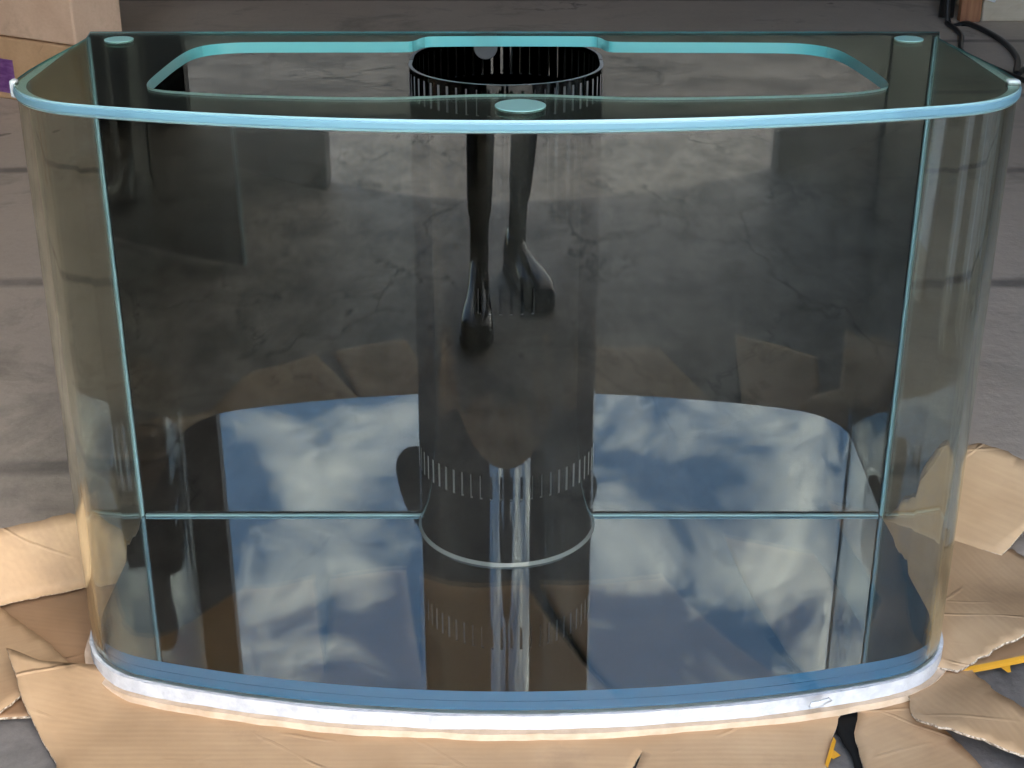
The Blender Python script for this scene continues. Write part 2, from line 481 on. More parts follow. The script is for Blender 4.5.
def wr(x, y, a=0.003, f=9.0, o=0.0):
    return a * noise.noise(Vector((x * f + o, y * f - o, o)))
def ss(a, b, x):
    t = max(0.0, min(1.0, (x - a) / (b - a))); return t * t * (3 - 2 * t)

# ------------------------------------------------------------------ setting: ground and workshop
b = MB(); n = 24
b.grid([[(-60 + 120 * j / n, -70 + 80 * i / n, -0.006) for j in range(n + 1)] for i in range(n + 1)], 0, False)
tag(b.build('ground', M['yard']), kind='structure', label='cracked grey cement yard before the workshop doorway')
b = MB(); b.box((-3.398, -0.21, -0.05), (3.398, 4.998, 0.0))
tag(b.build('floor', M['floor']), kind='structure', label='worn brownish concrete floor strips with dark joints behind the tank')

shop = empty('workshop', (0, 5.2, 0), 'dark walled workshop round the tank with one tall open doorway', 'building')
b = MB(); b.box((-3.6, 5.0, -0.1), (3.6, 5.2, 5.3)); b.build('back_wall', M['wall'], shop)
b = MB(); b.box((-3.6, -2.35, -0.1), (-3.4, 4.998, 5.3)); b.build('side_wall', M['side'], shop)
b = MB(); b.box((3.4, -2.35, -0.1), (3.6, 4.998, 5.3)); b.build('side_wall', M['side'], shop)
b = MB(); b.box((-3.6, -2.6, 5.302), (3.6, 5.2, 5.45)); b.build('ceiling', M['wall'], shop)
b = MB()
b.box((-3.6, -2.43, -0.1), (-0.95, -2.352, 5.3)); b.box((1.36, -2.43, -0.1), (3.6, -2.352, 5.3))
b.box((-0.949, -2.43, 4.75), (1.359, -2.352, 5.3))
b.build('front_wall', M['steel'], shop)

# ------------------------------------------------------------------ the tank
ZF, ZL0, ZL1 = 0.06, 0.6925, 0.7045
def outline(off=0.0, nf=96, nc=40):
    """plan of the bow front from back left to back right; off moves it inwards"""
    r, Rf, hx, cx, cyy, yc = 0.12 - off, 1.43 - off, 0.508 - off, 0.388, -0.2256, 1.025
    th = math.atan2(0.388, 1.2506)
    L = [(-hx, 0.0)] + [(-hx, cyy * t / 8) for t in range(1, 8)]
    a0, a1 = math.pi, 1.5 * math.pi - th
    L += [(-cx + r * math.cos(a0 + (a1 - a0) * k / nc), cyy + r * math.sin(a0 + (a1 - a0) * k / nc)) for k in range(nc + 1)]
    L += [(Rf * math.sin(-th + 2 * th * k / nf), yc - Rf * math.cos(-th + 2 * th * k / nf)) for k in range(1, nf)]
    L += [(-x, y) for x, y in L[::-1][nf - 1:]]
    return [(x + 0.04 * -y * max(0, min(1, (x - 0.1) / 0.3)), y) for x, y in L]

tank = empty('aquarium', (0, 0, 0.034), 'empty bow front glass aquarium with black back panel, standing on white foam', 'aquarium')

def ring_wall(name, z0, z1, mo, parent):
    b = MB(); A = outline(0); B = outline(0.010)
    b.grid([[(x, y, z0) for x, y in A], [(x, y, z1) for x, y in A]], 0, True)
    b.grid([[(x, y, z0) for x, y in B], [(x, y, z1) for x, y in B]], 0, True, flip=True)
    b.grid([[(x, y, z1) for x, y in A], [(x, y, z1) for x, y in B]], 1, False)
    b.grid([[(x, y, z0) for x, y in A], [(x, y, z0) for x, y in B]], 1, False, flip=True)
    for k in (0, -1):
        q = [(*A[k], z0), (*A[k], z1), (*B[k], z1), (*B[k], z0)]
        b.face(q if k == 0 else q[::-1], 1)
    return b.build(name, mo, parent)
ring_wall('bent_glass', 0.0345, ZL0 - 0.001, [M['glass'], M['rim']], tank)

b = MB(); b.box((-0.505, 0.0015, 0.0345), (0.509, 0.012, ZL0 - 0.001)); b.build('back_panel', M['black_glass'], tank)

def slab(name, loop, z0, z1, mats, parent, holes=(), bev=0.0, hole_m=1):
    """flat plate with vertical sides (material 1) and holes; bev chamfers the upper outer rim"""
    b = MB(); loops = [loop] + list(holes)
    def inset(l, d):
        o = []; n = len(l)
        for i in range(n):
            t = (Vector(l[(i + 1) % n]) - Vector(l[i - 1])).normalized(); o.append(Vector(l[i]) + Vector((-t.y, t.x)) * d)
        return o
    tl = [inset(loop, bev) if bev else [Vector(p) for p in loop]] + [[Vector(p) for p in h] for h in holes]
    bl = [inset(loop, bev) if bev else [Vector(p) for p in loop]] + [[Vector(p) for p in h] for h in holes]
    for L_, z, flip in ((tl, z1, False), (bl, z0, True)):
        P = [p for l in L_ for p in l]
        for t in tessellate_polygon([[Vector((p.x, p.y, 0)) for p in l] for l in L_]):
            q = [Vector((P[i].x, P[i].y, z)) for i in t]
            up = (q[1] - q[0]).cross(q[2] - q[0]).z > 0
            if up == flip: q = q[::-1]
            b.face(q, 0)
    c = list(loop) + [loop[0]]
    if bev:
        ct, cb = tl[0] + [tl[0][0]], bl[0] + [bl[0][0]]
        m3 = inset(loop, bev * 0.45) + [inset(loop, bev * 0.45)[0]]; h3 = (z1 - z0) * 0.30
        b.grid([[(p[0], p[1], z0 + h3) for p in c], [(p[0], p[1], z1 - h3) for p in c]], 1, True)
        b.grid([[(p[0], p[1], z1 - h3) for p in c], [(p[0], p[1], z1 - bev) for p in m3]], 1, True)
        b.grid([[(p[0], p[1], z0 + bev) for p in m3], [(p[0], p[1], z0 + h3) for p in c]], 1, True)
        b.grid([[(p[0], p[1], z1 - bev) for p in m3], [(q.x, q.y, z1) for q in ct]], 2, True)
        b.grid([[(q.x, q.y, z0) for q in cb], [(p[0], p[1], z0 + bev) for p in m3]], 2, True)
    else:
        b.grid([[(p[0], p[1], z0) for p in c], [(p[0], p[1], z1) for p in c]], 1, True)
    for h in holes:
        c = list(h) + [h[0]]
        b.grid([[(p[0], p[1], z1) for p in c], [(p[0], p[1], z0) for p in c]], hole_m, True)
    return b.build(name, mats, parent)

IN = outline(0.0105)
slab('bottom_glass', IN, 0.0345, 0.0466, [M['edge_base'], M['edge_base']], tank)
slab('floor_panel', IN, 0.0472, ZF, [M['mirror'], M['edge_base']], tank)

# lid with the long cutout
LO = outline(-0.003)
LO = [(x * (1 - 0.035 * ss(-0.22, 0, y)), y) for x, y in LO]
LO[0] = (-0.497, 0.012); LO[-1] = (0.504, 0.012)
hole = [(-0.372, -0.262), (-0.370, -0.20), (-0.365, -0.12), (-0.355, -0.075), (-0.325, -0.055), (-0.28, -0.051), (-0.126, -0.051),
        (-0.112, -0.047), (-0.104, -0.024), (-0.088, -0.017), (0.088, -0.017), (0.102, -0.024), (0.108, -0.047), (0.122, -0.052),
        (0.30, -0.054), (0.335, -0.060), (0.362, -0.085), (0.372, -0.13), (0.380, -0.20), (0.384, -0.255), (0.374, -0.280), (0.335, -0.299),
        (0.263, -0.311), (0.14, -0.319), (0.09, -0.314), (0.04, -0.305), (0.0, -0.303), (-0.045, -0.305), (-0.09, -0.313), (-0.14, -0.319),
        (-0.26, -0.308), (-0.32, -0.296), (-0.36, -0.283)]
hole = smooth_loop(hole, 3)
lid = slab('lid', LO, ZL0, ZL1, [M['lid_glass'], M['edge_blue'], M['chamfer'], M['edge_teal'], M['rim']], tank, [hole], 0.0020, 3)
for p in lid.data.polygons:      # near run of the cutout coloured pale, standing in for light on it
    if p.material_index == 3 and p.center.y < -0.272: p.material_index = 4
def disc(name, c, r, z0, z1, m, parent, n=40, rx=1.0):
    b = MB()
    b.grid([[(c[0] + r * s * rx * math.cos(2 * math.pi * k / n), c[1] + r * s * math.sin(2 * math.pi * k / n), z) for k in range(n + 1)] for s, z in ((0.001, z0), (0.94, z0), (1, z0 + 0.0003), (1, z1 - 0.0003), (0.94, z1), (0.001, z1))], 0, False)
    return b.build(name, m, parent)
for c, r in (((-0.451, -0.040), 0.0165), ((0.456, -0.037), 0.0165), ((0.008, -0.353), 0.0245)):
    disc('silicone_pad', c, r, ZL1 + 0.0002, ZL1 + 0.0014, M['pad'], lid)
for sx in (-1, 1):
    b = MB()
    b.box((sx * 0.508 - 0.004, -0.255, ZL0 - 0.004), (sx * 0.508 + 0.007 + 0.003 * sx, -0.243, ZL1 + 0.0025))
    b.build('corner_clip', M['clear_plastic'], lid, 0.003)

# silicone seams
b = MB()
b.box((-0.4985, -0.0042, ZF + 0.0005), (-0.4945, 0.0012, ZL0 - 0.002)); b.build('silicone_seam', M['silicone'], tank, 0.0015)
b = MB()
b.box((0.4945, -0.0042, ZF + 0.0005), (0.4985, 0.0012, ZL0 - 0.002)); b.build('silicone_seam', M['silicone'], tank, 0.0015)
for x0, x1 in ((-0.493, -0.1215), (0.1075, 0.493)):
    b = MB(); b.box((x0, -0.0042, ZF + 0.0004), (x1, 0.0012, ZF + 0.0034)); b.build('silicone_seam', M['silicone'], tank, 0.0012)

# the slotted overflow column
def col_path():
    r, cx, st = 0.114, -0.007, 0.016
    Ls, La = st, math.pi * r; tot = 2 * Ls + La
    def at(s, off=0.0):
        rr = r - off
        if s < Ls: return (cx - rr, -s)
        if s > Ls + La: return (cx + rr, -(tot - s))
        a = math.pi + (s - Ls) / r
        return (cx + rr * math.cos(a), -st + rr * math.sin(a))
    return at, tot
at, tot = col_path()
col = None
pitch, sw = 0.0127, 0.0034
ns = int(tot / pitch); s0 = (tot - ns * pitch) / 2
kn, slot_col = [0.0], []
for k in range(ns):
    a = s0 + k * pitch + (pitch - sw) / 2
    base = kn[-1]
    for q in (1, 2, 3): kn.append(base + (a - base) * q / 3); slot_col.append(None)
    kn.append(a + sw); slot_col.append(k)
base = kn[-1]
for q in (1, 2): kn.append(base + (tot - base) * q / 2); slot_col.append(None)
zk = [ZF, 0.110, 0.154, 0.187, 0.29, 0.402, 0.434, 0.52, 0.628, 0.667, 0.673]
def solid(i, j):
    k = slot_col[j]
    if k is None: return True
    if i == 2 and 1 <= k <= ns - 2: return False
    if i == 5 and abs(k - ns / 2 + 0.5) < 3: return False
    if i == 8 and 1 <= k <= ns - 2: return False
    return True
b = MB(); th = 0.004
b.grid([[(*at(s), z) for s in kn] for z in zk], 0, True, keep=solid)
b.grid([[(*at(s, th), z) for s in kn] for z in zk], 0, True, flip=True, keep=solid)
nj, ni = len(kn) - 1, len(zk) - 1
for i in range(ni):
    for j in range(nj):
        if solid(i, j): continue
        P = lambda s, z, o: (*at(s, o), z)
        a, c, z0, z1 = kn[j], kn[j + 1], zk[i], zk[i + 1]
        b.face([P(a, z0, 0), P(a, z0, th), P(a, z1, th), P(a, z1, 0)], 1); b.face([P(c, z0, 0), P(c, z1, 0), P(c, z1, th), P(c, z0, th)], 1)
        b.face([P(a, z0, 0), P(c, z0, 0), P(c, z0, th), P(a, z0, th)], 1); b.face([P(a, z1, 0), P(a, z1, th), P(c, z1, th), P(c, z1, 0)], 1)
b.grid([[(*at(s), zk[-1]) for s in kn], [(*at(s, th), zk[-1]) for s in kn]], 1, False)
col = b.build('overflow_column', [M['acrylic'], M['acrylic_cut']], tank)
b = MB()
b.grid([[(*at(kn[0] + tot * k / 60, -0.0035), ZF + 0.0003) for k in range(61)], [(*at(kn[0] + tot * k / 60, -0.0003), ZF + 0.0045) for k in range(61)]], 0, True)
b.build('base_seam', M['bead'], col)
disc_pts = MB()
nn = 36
disc_pts.grid([[(-0.031 + r * math.cos(2 * math.pi * k / nn), y, 0.688 + r * math.sin(2 * math.pi * k / nn)) for k in range(nn + 1)] for r, y in ((0.0001, -0.003), (0.013, -0.003), (0.014, -0.002), (0.014, 0.0014))], 0, False)
disc_pts.build('pipe_cap', M['cap'], col)

# ------------------------------------------------------------------ packing under the tank
def ragged(l, a, f, o):
    out = []
    for i, (x, y) in enumerate(l):
        k = a * noise.noise(Vector((x * f, y * f, o))) + 0.4 * a * noise.noise(Vector((x * f * 4, y * f * 4, o)))
        r = math.hypot(x, y) + 1e-6
        out.append((x + x / r * k, y + y / r * k))
    return out
fo = ragged(outline(-0.004, 240, 90), 0.0022, 14, 1); fo = [(x, y) for x, y in fo]; fo[0] = (fo[0][0], 0.03); fo[-1] = (fo[-1][0], 0.03)
o = slab('foam_sheet', fo, 0.0155, 0.0338, [M['foam'], M['foam']], None)
tag(o, 'white foam sheet squeezed directly under the glass aquarium', 'foam sheet')
foam = o
tab = sheet('torn_tab', [(0, 0), (0.012, -0.002), (0.022, 0.001), (0.030, 0.004), (0.026, 0.008), (0.012, 0.006), (0.003, 0.007)],
            lambda s_, t_: (0.332 + s_ * 0.93, -0.3905 + s_ * 0.30 - 0.001, 0.032 + t_), [M['foam']], foam, thick=0.002, step=0.005)
fo = ragged(outline(-0.011, 240, 90), 0.003, 11, 5); fo[0] = (fo[0][0], 0.05); fo[-1] = (fo[-1][0], 0.05)
o = slab('packing_board', fo, 0.0062, 0.0150, [M['tan_edge'], M['tan_edge']], None)
tag(o, 'pale tan board showing as a thin rim below the white foam', 'board')

cut = M['card_cut']
G = 'torn carton flaps round the tank'
def flap(label, outline_, fn, m, **kw):
    o = sheet('cardboard_flap', outline_, fn, [m, cut], **kw)
    return tag(o, label, 'cardboard', G)
# front flap, slit into tongues towards the viewer, its left tip curled up
FO = [(0.395, -0.34), (0.372, -0.372), (0.352, -0.425), (0.338, -0.47), (0.30, -0.58), (0.262, -0.69), (0.16, -0.70), (0.048, -0.705), (0.145, -0.43), (0.022, -0.705),
      (-0.165, -0.715), (-0.12, -0.50), (-0.192, -0.72), (-0.32, -0.67), (-0.25, -0.48), (-0.35, -0.665), (-0.455, -0.60), (-0.495, -0.455), (-0.555, -0.37),
      (-0.592, -0.298), (-0.55, -0.312), (-0.515, -0.30), (-0.44, -0.27), (0, -0.33), (0.33, -0.31)]
def f_front(x, y):
    z = 0.0062 + 0.042 * (1 - ss(0.0, 0.17, math.hypot(x + 0.592, y + 0.298))) + wr(x, y, 0.0035, 7, 2)
    d = ss(0.47, 0.72, -y)
    return (x, y, max(0.005, z + d * (0.006 + 0.012 * noise.noise(Vector((x * 6, 1, 3))))))
flap('wide front flap below the white foam, slit into tongues, left tip curled up', FO, f_front, M['card0'], seed=1)
# left
flap('upright flap leaning outwards beside the left back corner of the tank', [(-0.86, 0), (-0.53, 0), (-0.505, 0.006), (-0.49, 0.022), (-0.535, 0.05), (-0.582, 0.072), (-0.62, 0.070), (-0.86, 0.066)],
     lambda s, t: (s, -0.098 + (s + 0.521) * 0.47 + t * 1.15 + 0.0, 0.016 + t + wr(s, t, 0.0015, 6, 5)), M['card1'], seed=2)
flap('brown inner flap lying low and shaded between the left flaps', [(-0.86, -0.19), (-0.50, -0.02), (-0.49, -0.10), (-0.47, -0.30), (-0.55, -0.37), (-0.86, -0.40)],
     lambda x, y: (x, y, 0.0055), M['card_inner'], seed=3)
flap('flat flap at the lower left lying over the brown inner one', [(-0.86, -0.06), (-0.652, -0.155), (-0.578, -0.222), (-0.528, -0.278), (-0.545, -0.30), (-0.585, -0.384), (-0.70, -0.372), (-0.90, -0.36)],
     lambda x, y: (x, y, 0.013 + 0.030 * ss(-0.60, -0.85, x) + wr(x, y, 0.003, 8, 9)), M['card2'], seed=4)
# right
e1 = Vector((0.83, -0.557, 0)); nn_ = Vector((0.557, 0.83, 0)); A0 = Vector((0.534, 0.054, 0.022))
def f_r1(s, t):
    return A0 + e1 * s + nn_ * (t * 0.836) + Vector((0, 0, 1)) * (t * 0.548 + wr(s, t, 0.004, 10, 11))
flap('bright flap folded up behind the right side of the tank, torn pale top edge', [(-0.01, -0.008), (0.152, -0.008), (0.170, 0.04), (0.20, 0.075), (0.225, 0.12), (0.17, 0.138), (0.133, 0.144), (0.1, 0.152), (0.066, 0.152), (0.045, 0.135), (0.02, 0.07)], f_r1, M['card1'], seed=5)
R2 = [(0.49, 0.10), (0.54, 0.078), (0.605, 0.033), (0.672, -0.012), (0.72, -0.09), (0.75, -0.17), (0.66, -0.235), (0.613, -0.258), (0.583, -0.272), (0.555, -0.284), (0.527, -0.300), (0.50, -0.29), (0.49, -0.2)]
flap('large flat flap at the right side of the tank with a ragged front edge', R2,
     lambda x, y: (x, y, 0.018 + 0.022 * ss(-0.10, -0.27, y) * ss(0.52, 0.62, x) + wr(x, y, 0.005, 8, 13)), M['card3'], seed=6, jag=0.002)
flap('narrow strip of flap edged with orange tape under the ragged right flap', [(0.515, -0.285), (0.56, -0.22), (0.80, -0.10), (0.84, -0.19), (0.66, -0.249), (0.60, -0.269), (0.54, -0.287)],
     lambda x, y: (x, y, 0.0075 + 0.004 * ss(0.55, 0.7, x)), M['card2'], seed=7)
tp = MB()
tpp = [(0.522, -0.2885), (0.54, -0.2895), (0.57, -0.281), (0.60, -0.2715), (0.63, -0.262), (0.66, -0.252), (0.72, -0.232), (0.80, -0.207)]
tp.grid([[(x - 0.001, y + 0.001, 0.0145 + 0.002 * k / 8) for k, (x, y) in enumerate(tpp)], [(x, y - 0.002, 0.0125 + 0.002 * k / 8) for k, (x, y) in enumerate(tpp)], [(x + 0.001, y - 0.0035, 0.009) for x, y in tpp]], 0, False)
tp.face([(0.583, -0.2815, 0.0095), (0.595, -0.2775, 0.0095), (0.594, -0.286, 0.006), (0.590, -0.287, 0.006)], 0)
o = tp.build('packing_tape', M['tape']); s_ = o.modifiers.new('thickness', 'SOLIDIFY'); s_.thickness = 0.0006
tag(o, 'orange packing tape along the flap edge at the right, with a small tab', 'tape', 'orange tape scraps')
R4 = [(0.40, -0.345), (0.455, -0.325), (0.475, -0.36), (0.50, -0.43), (0.53, -0.54), (0.545, -0.65), (0.41, -0.762), (0.392, -0.60), (0.381, -0.47), (0.383, -0.40), (0.392, -0.375)]
flap('tongue of flap right of the black gap, lying below the torn right flap', R4,
     lambda x, y: (x, y, 0.006 + 0.006 * ss(-0.4, -0.7, y) + wr(x, y, 0.003, 9, 17)), M['card2'], seed=8)
R3 = [(0.465, -0.315), (0.517, -0.284), (0.533, -0.108), (0.553, -0.365), (0.572, -0.395), (0.60, -0.43), (0.72, -0.60), (0.63, -0.73), (0.58, -0.56), (0.555, -0.475), (0.525, -0.458), (0.495, -0.440), (0.470, -0.420), (0.455, -0.395), (0.452, -0.367)]
flap('crumpled torn flap at the lower right corner of the tank', R3,
     lambda x, y: (x, y, 0.012 + 0.022 * ss(-0.30, -0.43, y - (x - 0.5) * 0.6) + wr(x, y, 0.006, 10, 21)), M['card3'], seed=9, jag=0.0022)
# black strip added to darken the gap right of the front flap, and tape
o = sheet('dark_gap_strip', [(0.372, -0.352), (0.398, -0.345), (0.400, -0.375), (0.386, -0.395), (0.386, -0.52), (0.372, -0.52), (0.373, -0.44), (0.364, -0.385), (0.358, -0.372)],
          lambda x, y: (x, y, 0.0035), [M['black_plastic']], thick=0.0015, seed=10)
tag(o, 'black strip added to darken the gap between the front flap and its neighbour', 'plastic scrap')
b = MB()
b.grid([[(0.358, -0.412, 0.0085), (0.347, -0.440, 0.0085), (0.340, -0.458, 0.008)], [(0.361, -0.413, 0.004), (0.3505, -0.441, 0.004), (0.343, -0.459, 0.004)]], 0, False)
b.face([(0.352, -0.425, 0.004), (0.361, -0.437, 0.0025), (0.352, -0.443, 0.0025), (0.347, -0.438, 0.004)], 0)
o = b.build('packing_tape', M['tape']); s_ = o.modifiers.new('thickness', 'SOLIDIFY'); s_.thickness = 0.0006
tag(o, 'orange tape scrap on the right end of the wide front flap', 'tape', 'orange tape scraps')

# ------------------------------------------------------------------ things behind
def carton(label, corner, ang, w_, d_, z0, h, m, printed=None):
    e = empty('cardboard_box', (corner[0], corner[1], z0), label, 'cardboard box', 'stacked cartons')
    T = Matrix.Translation(Vector((corner[0], corner[1], z0))) @ Matrix.Rotation(ang, 4, 'Z')
    b = MB(); b.box((-w_, 0, 0), (0, d_, h), 0, T); bd = b.build('box_body', m, e, 0.006)
    b = MB(); b.box((-w_, -0.0016, h * 0.5 - 0.0), (-w_ + 0.0, -0.0012, h * 0.5), 0, T)
    b = MB(); b.box((-w_ * 0.5 - 0.03, 0.004, h + 0.0003), (-w_ * 0.5 + 0.03, d_ - 0.004, h + 0.001), 0, T); b.build('tape_strip', M['tan_edge'], e)
    if printed:
        x0, x1, z_0, z_1 = printed
        b = MB(); b.box((x0, -0.0015, z_0), (x1, 0.0, z_1), 0, T); b.build('printed_label', M['purple'], e)
    return e
ang = -math.atan2(0.2, 0.23)
carton('lower brown carton with a purple printed patch behind the left of the tank', (-1.235, 2.45), R(-30), 0.75, 0.20, 0.0, 0.183, M['card0'], (-0.42, -0.255, 0.02, 0.12))
carton('upper brown carton stacked on the one with the purple patch', (-1.23, 2.455), R(-30), 0.74, 0.19, 0.186, 0.40, M['box_card'])
o = sheet('plastic_sheet', [(0, 0), (0.07, 0), (0.075, 0.3), (0.2, 0.36), (0.2, 0.6), (0, 0.6)],
          lambda s, t: (-1.33 + s, 3.0 + t * 0.3 + 0.02 * math.sin(s * 60), 0.005 + t + wr(s, t, 0.01, 12, 3)), [M['grey_plastic']], thick=0.002, step=0.02, seed=12)
tag(o, 'grey plastic sheet leaning beside the stacked cartons', 'plastic sheet')
e = empty('carton', (1.72, 3.80, 0), 'cream carton standing on the floor at the far right', 'cardboard box')
b = MB(); b.box((1.735, 3.80, 0.0), (2.35, 4.15, 0.42)); b.build('box_body', M['cream'], e, 0.006)
b = MB(); b.box((1.80, 3.7985, 0.30), (2.3, 3.7995, 0.36)); b.build('tape_strip', M['tan_edge'], e)
b = MB(); b.box((1.652, 3.79, 0.0), (1.728, 3.83, 0.55)); o = b.build('wooden_post', M['wood'], None, 0.003)
tag(o, 'reddish wooden post leaning against the cream carton', 'post')
o = sheet('paper_scrap', [(0, 0), (0.07, -0.02), (0.09, 0.04), (0.08, 0.16), (0.01, 0.17)], lambda s, t: (1.70 + s, 3.780 + 0.004 * math.sin(s * 40), 0.092 + t), [M['white']], thick=0.001, seed=3)
tag(o, 'torn white paper stuck on the reddish post and cream carton', 'paper')
def curve_pts(P, k=8):
    P = [Vector(p) for p in P]; out = []
    for i in range(len(P) - 1):
        p0, p1, p2, p3 = P[max(i - 1, 0)], P[i], P[i + 1], P[min(i + 2, len(P) - 1)]
        for j in range(k):
            t = j / k
            out.append(0.5 * ((2 * p1) + (p2 - p0) * t + (2 * p0 - 5 * p1 + 4 * p2 - p3) * t * t + (3 * p1 - p0 - 3 * p2 + p3) * t ** 3))
    return out + [P[-1]]
b = MB(); b.tube(curve_pts([(1.60, 3.84, 0.5), (1.60, 3.80, 0.2), (1.59, 3.72, 0.012), (1.66, 3.70, 0.011), (1.69, 3.42, 0.011), (1.655, 3.12, 0.011), (1.58, 2.88, 0.011), (1.66, 2.98, 0.011), (1.9, 3.05, 0.011)]), 0.010, 8)
b.tube(curve_pts([(1.585, 3.72, 0.011), (1.575, 3.5, 0.012), (1.50, 3.2, 0.011), (1.54, 2.95, 0.011), (1.60, 2.7, 0.011)]), 0.009, 8)
o = b.build('power_cable', M['rubber']); tag(o, 'black cable snaking over the floor behind the right corner of the tank', 'cable')
b = MB(); b.tube([(1.625, 3.88, 0.002), (1.628, 3.90, 0.3), (1.63, 3.93, 0.7)], [0.028, 0.026, 0.026], 12)
o = b.build('upright_tube', M['rubber']); tag(o, 'black upright tube beside the reddish wooden post', 'tube')

# things the curved corners and the panels mirror
GP = 'white boards leaning at the right'
for k, (x, y, wd, h, lab, az_) in enumerate(((1.42, -1.26, 0.10, 2.1, 'narrow white board leaning nearest the doorway on the right', 14), (1.45, -0.90, 0.20, 2.2, 'second white board from the doorway on the right', 20),
                                      (1.60, -0.41, 0.20, 2.0, 'white board third from the doorway on the right', 30), (1.74, -0.08, 0.16, 2.3, 'white board leaning furthest inside on the right', 38))):
    e = empty('leaning_board', (x, y, 0), lab, 'board', GP)
    T = Matrix.Translation((x, y, 0)) @ Matrix.Rotation(R(az_), 4, 'Z') @ Matrix.Rotation(R(5), 4, 'Y')
    b = MB(); b.box((-0.012, -wd / 2, 0.11), (0.012, wd / 2, h), 0, T); b.build('white_face', M['white'], e, 0.003)
    b = MB(); b.box((-0.0125, -wd / 2, 0.004), (0.0115, wd / 2, 0.108), 0, T); b.build('bare_foot', M['cream'], e, 0.003)
b = MB(); b.box((-0.005, -0.45, 0.75), (0.005, 0.35, 1.9), 0, Matrix.Translation((2.25, -0.25, 0)) @ Matrix.Rotation(R(8), 4, 'Y'))
o = b.build('cardboard_sheet', M['card1']); tag(o, 'cardboard sheet propped behind the white boards on the right', 'cardboard')
b = MB(); b.box((-2.65, 0.0, 0), (-2.58, 0.09, 1.8)); o = b.build('wooden_post', M['wood'], None, 0.004)
tag(o, 'reddish wooden post standing left of the tank near the side wall', 'post')
b = MB(); T = Matrix.Translation((-1.09, -1.70, 0)) @ Matrix.Rotation(R(163), 4, 'Z') @ Matrix.Rotation(R(8), 4, 'X')
b.box((0, -0.006, 0.004), (0.75, 0.006, 1.7), 0, T); o = b.build('glass_panel', M['black_glass']); 
b = MB(); b.box((-0.012, -0.0075, 0.004), (-0.0005, 0.0075, 1.7), 0, T); b.build('panel_edge', M['silicone'], o)
tag(o, 'dark glass panel with a pale edge leaning left of the doorway', 'glass panel')

# ------------------------------------------------------------------ the photographer, seen in the glass
def skin_obj(name, joints, edges, m, parent=None, sub=2, root=0):
    me = bpy.data.meshes.new(name)
    off = parent.matrix_basis.translation if parent is not None else Vector()
    me.from_pydata([Vector(j[0]) - off for j in joints], edges, [])
    me.materials.append(m)
    o = link(name, me, parent)
    o.modifiers.new('skin', 'SKIN')
    d = me.skin_vertices[0].data
    for i, j in enumerate(joints):
        r = j[1]; d[i].radius = r if isinstance(r, tuple) else (r, r)
        d[i].use_root = (i == root)
    s = o.modifiers.new('sub', 'SUBSURF'); s.levels = sub; s.render_levels = sub
    for p in me.polygons: p.use_smooth = True
    o.modifiers['skin'].use_smooth_shade = True
    return o
person = empty('person', (0, -2.02, 0), 'person in charcoal trousers and black shoes standing before the tank with a phone', 'person')
J = [((0, -2.05, 0.86), (0.13, 0.10)), ((0, -2.07, 1.05), (0.125, 0.09)), ((0, -2.06, 1.24), (0.14, 0.095)), ((0, -2.04, 1.33), (0.09, 0.07)), ((0, -2.02, 1.39), 0.048),
     ((0, -1.99, 1.47), (0.07, 0.085)), ((0, -1.975, 1.54), (0.068, 0.085)), ((0, -1.985, 1.59), (0.045, 0.055))]
E_ = [(k, k + 1) for k in range(7)]
def limb(start, pts):
    p = start
    for q in pts:
        J.append(q); E_.append((p, len(J) - 1)); p = len(J) - 1
    return p
EL = {-1: (0.29, 0.99), 1: (0.20, 1.07)}
for sx in (-1, 1):
    limb(3, [((sx * 0.16, -2.05, 1.31), 0.052), ((sx * EL[sx][0] * 0.9, -2.03, 1.16), 0.044), ((sx * EL[sx][0], -2.0, EL[sx][1]), 0.036), ((sx * 0.17, -1.90, 1.06), 0.034), ((sx * 0.115, -1.815, 1.055), 0.023)])
    wst = len(J) - 1
    pm = limb(wst, [((sx * 0.098, -1.795, 1.058), (0.022, 0.030))])
    for f, (dz, l) in enumerate(((0.028, 0.030), (0.010, 0.034), (-0.008, 0.032), (-0.024, 0.026))):
        limb(pm, [((sx * 0.088, -1.775, 1.06 + dz), 0.0085), ((sx * (0.088 - l * 0.5), -1.762 - 0.006, 1.062 + dz), 0.008), ((sx * (0.088 - l), -1.769, 1.062 + dz), 0.007)])
    limb(wst, [((sx * 0.105, -1.808, 1.085), 0.011), ((sx * 0.085, -1.800, 1.095), 0.009), ((sx * 0.068, -1.797, 1.092), 0.008)])
limb(0, [((-0.09, -2.03, 0.80), 0.078), ((-0.115, -1.93, 0.47), 0.05), ((-0.122, -1.86, 0.30), 0.046), ((-0.125, -1.765, 0.10), 0.032)])
limb(0, [((0.09, -2.04, 0.80), 0.078), ((0.075, -1.99, 0.47), 0.05), ((0.05, -1.96, 0.30), 0.046), ((0.022, -1.925, 0.10), 0.032)])
skin_obj('body', J, E_, M['skin'], person)
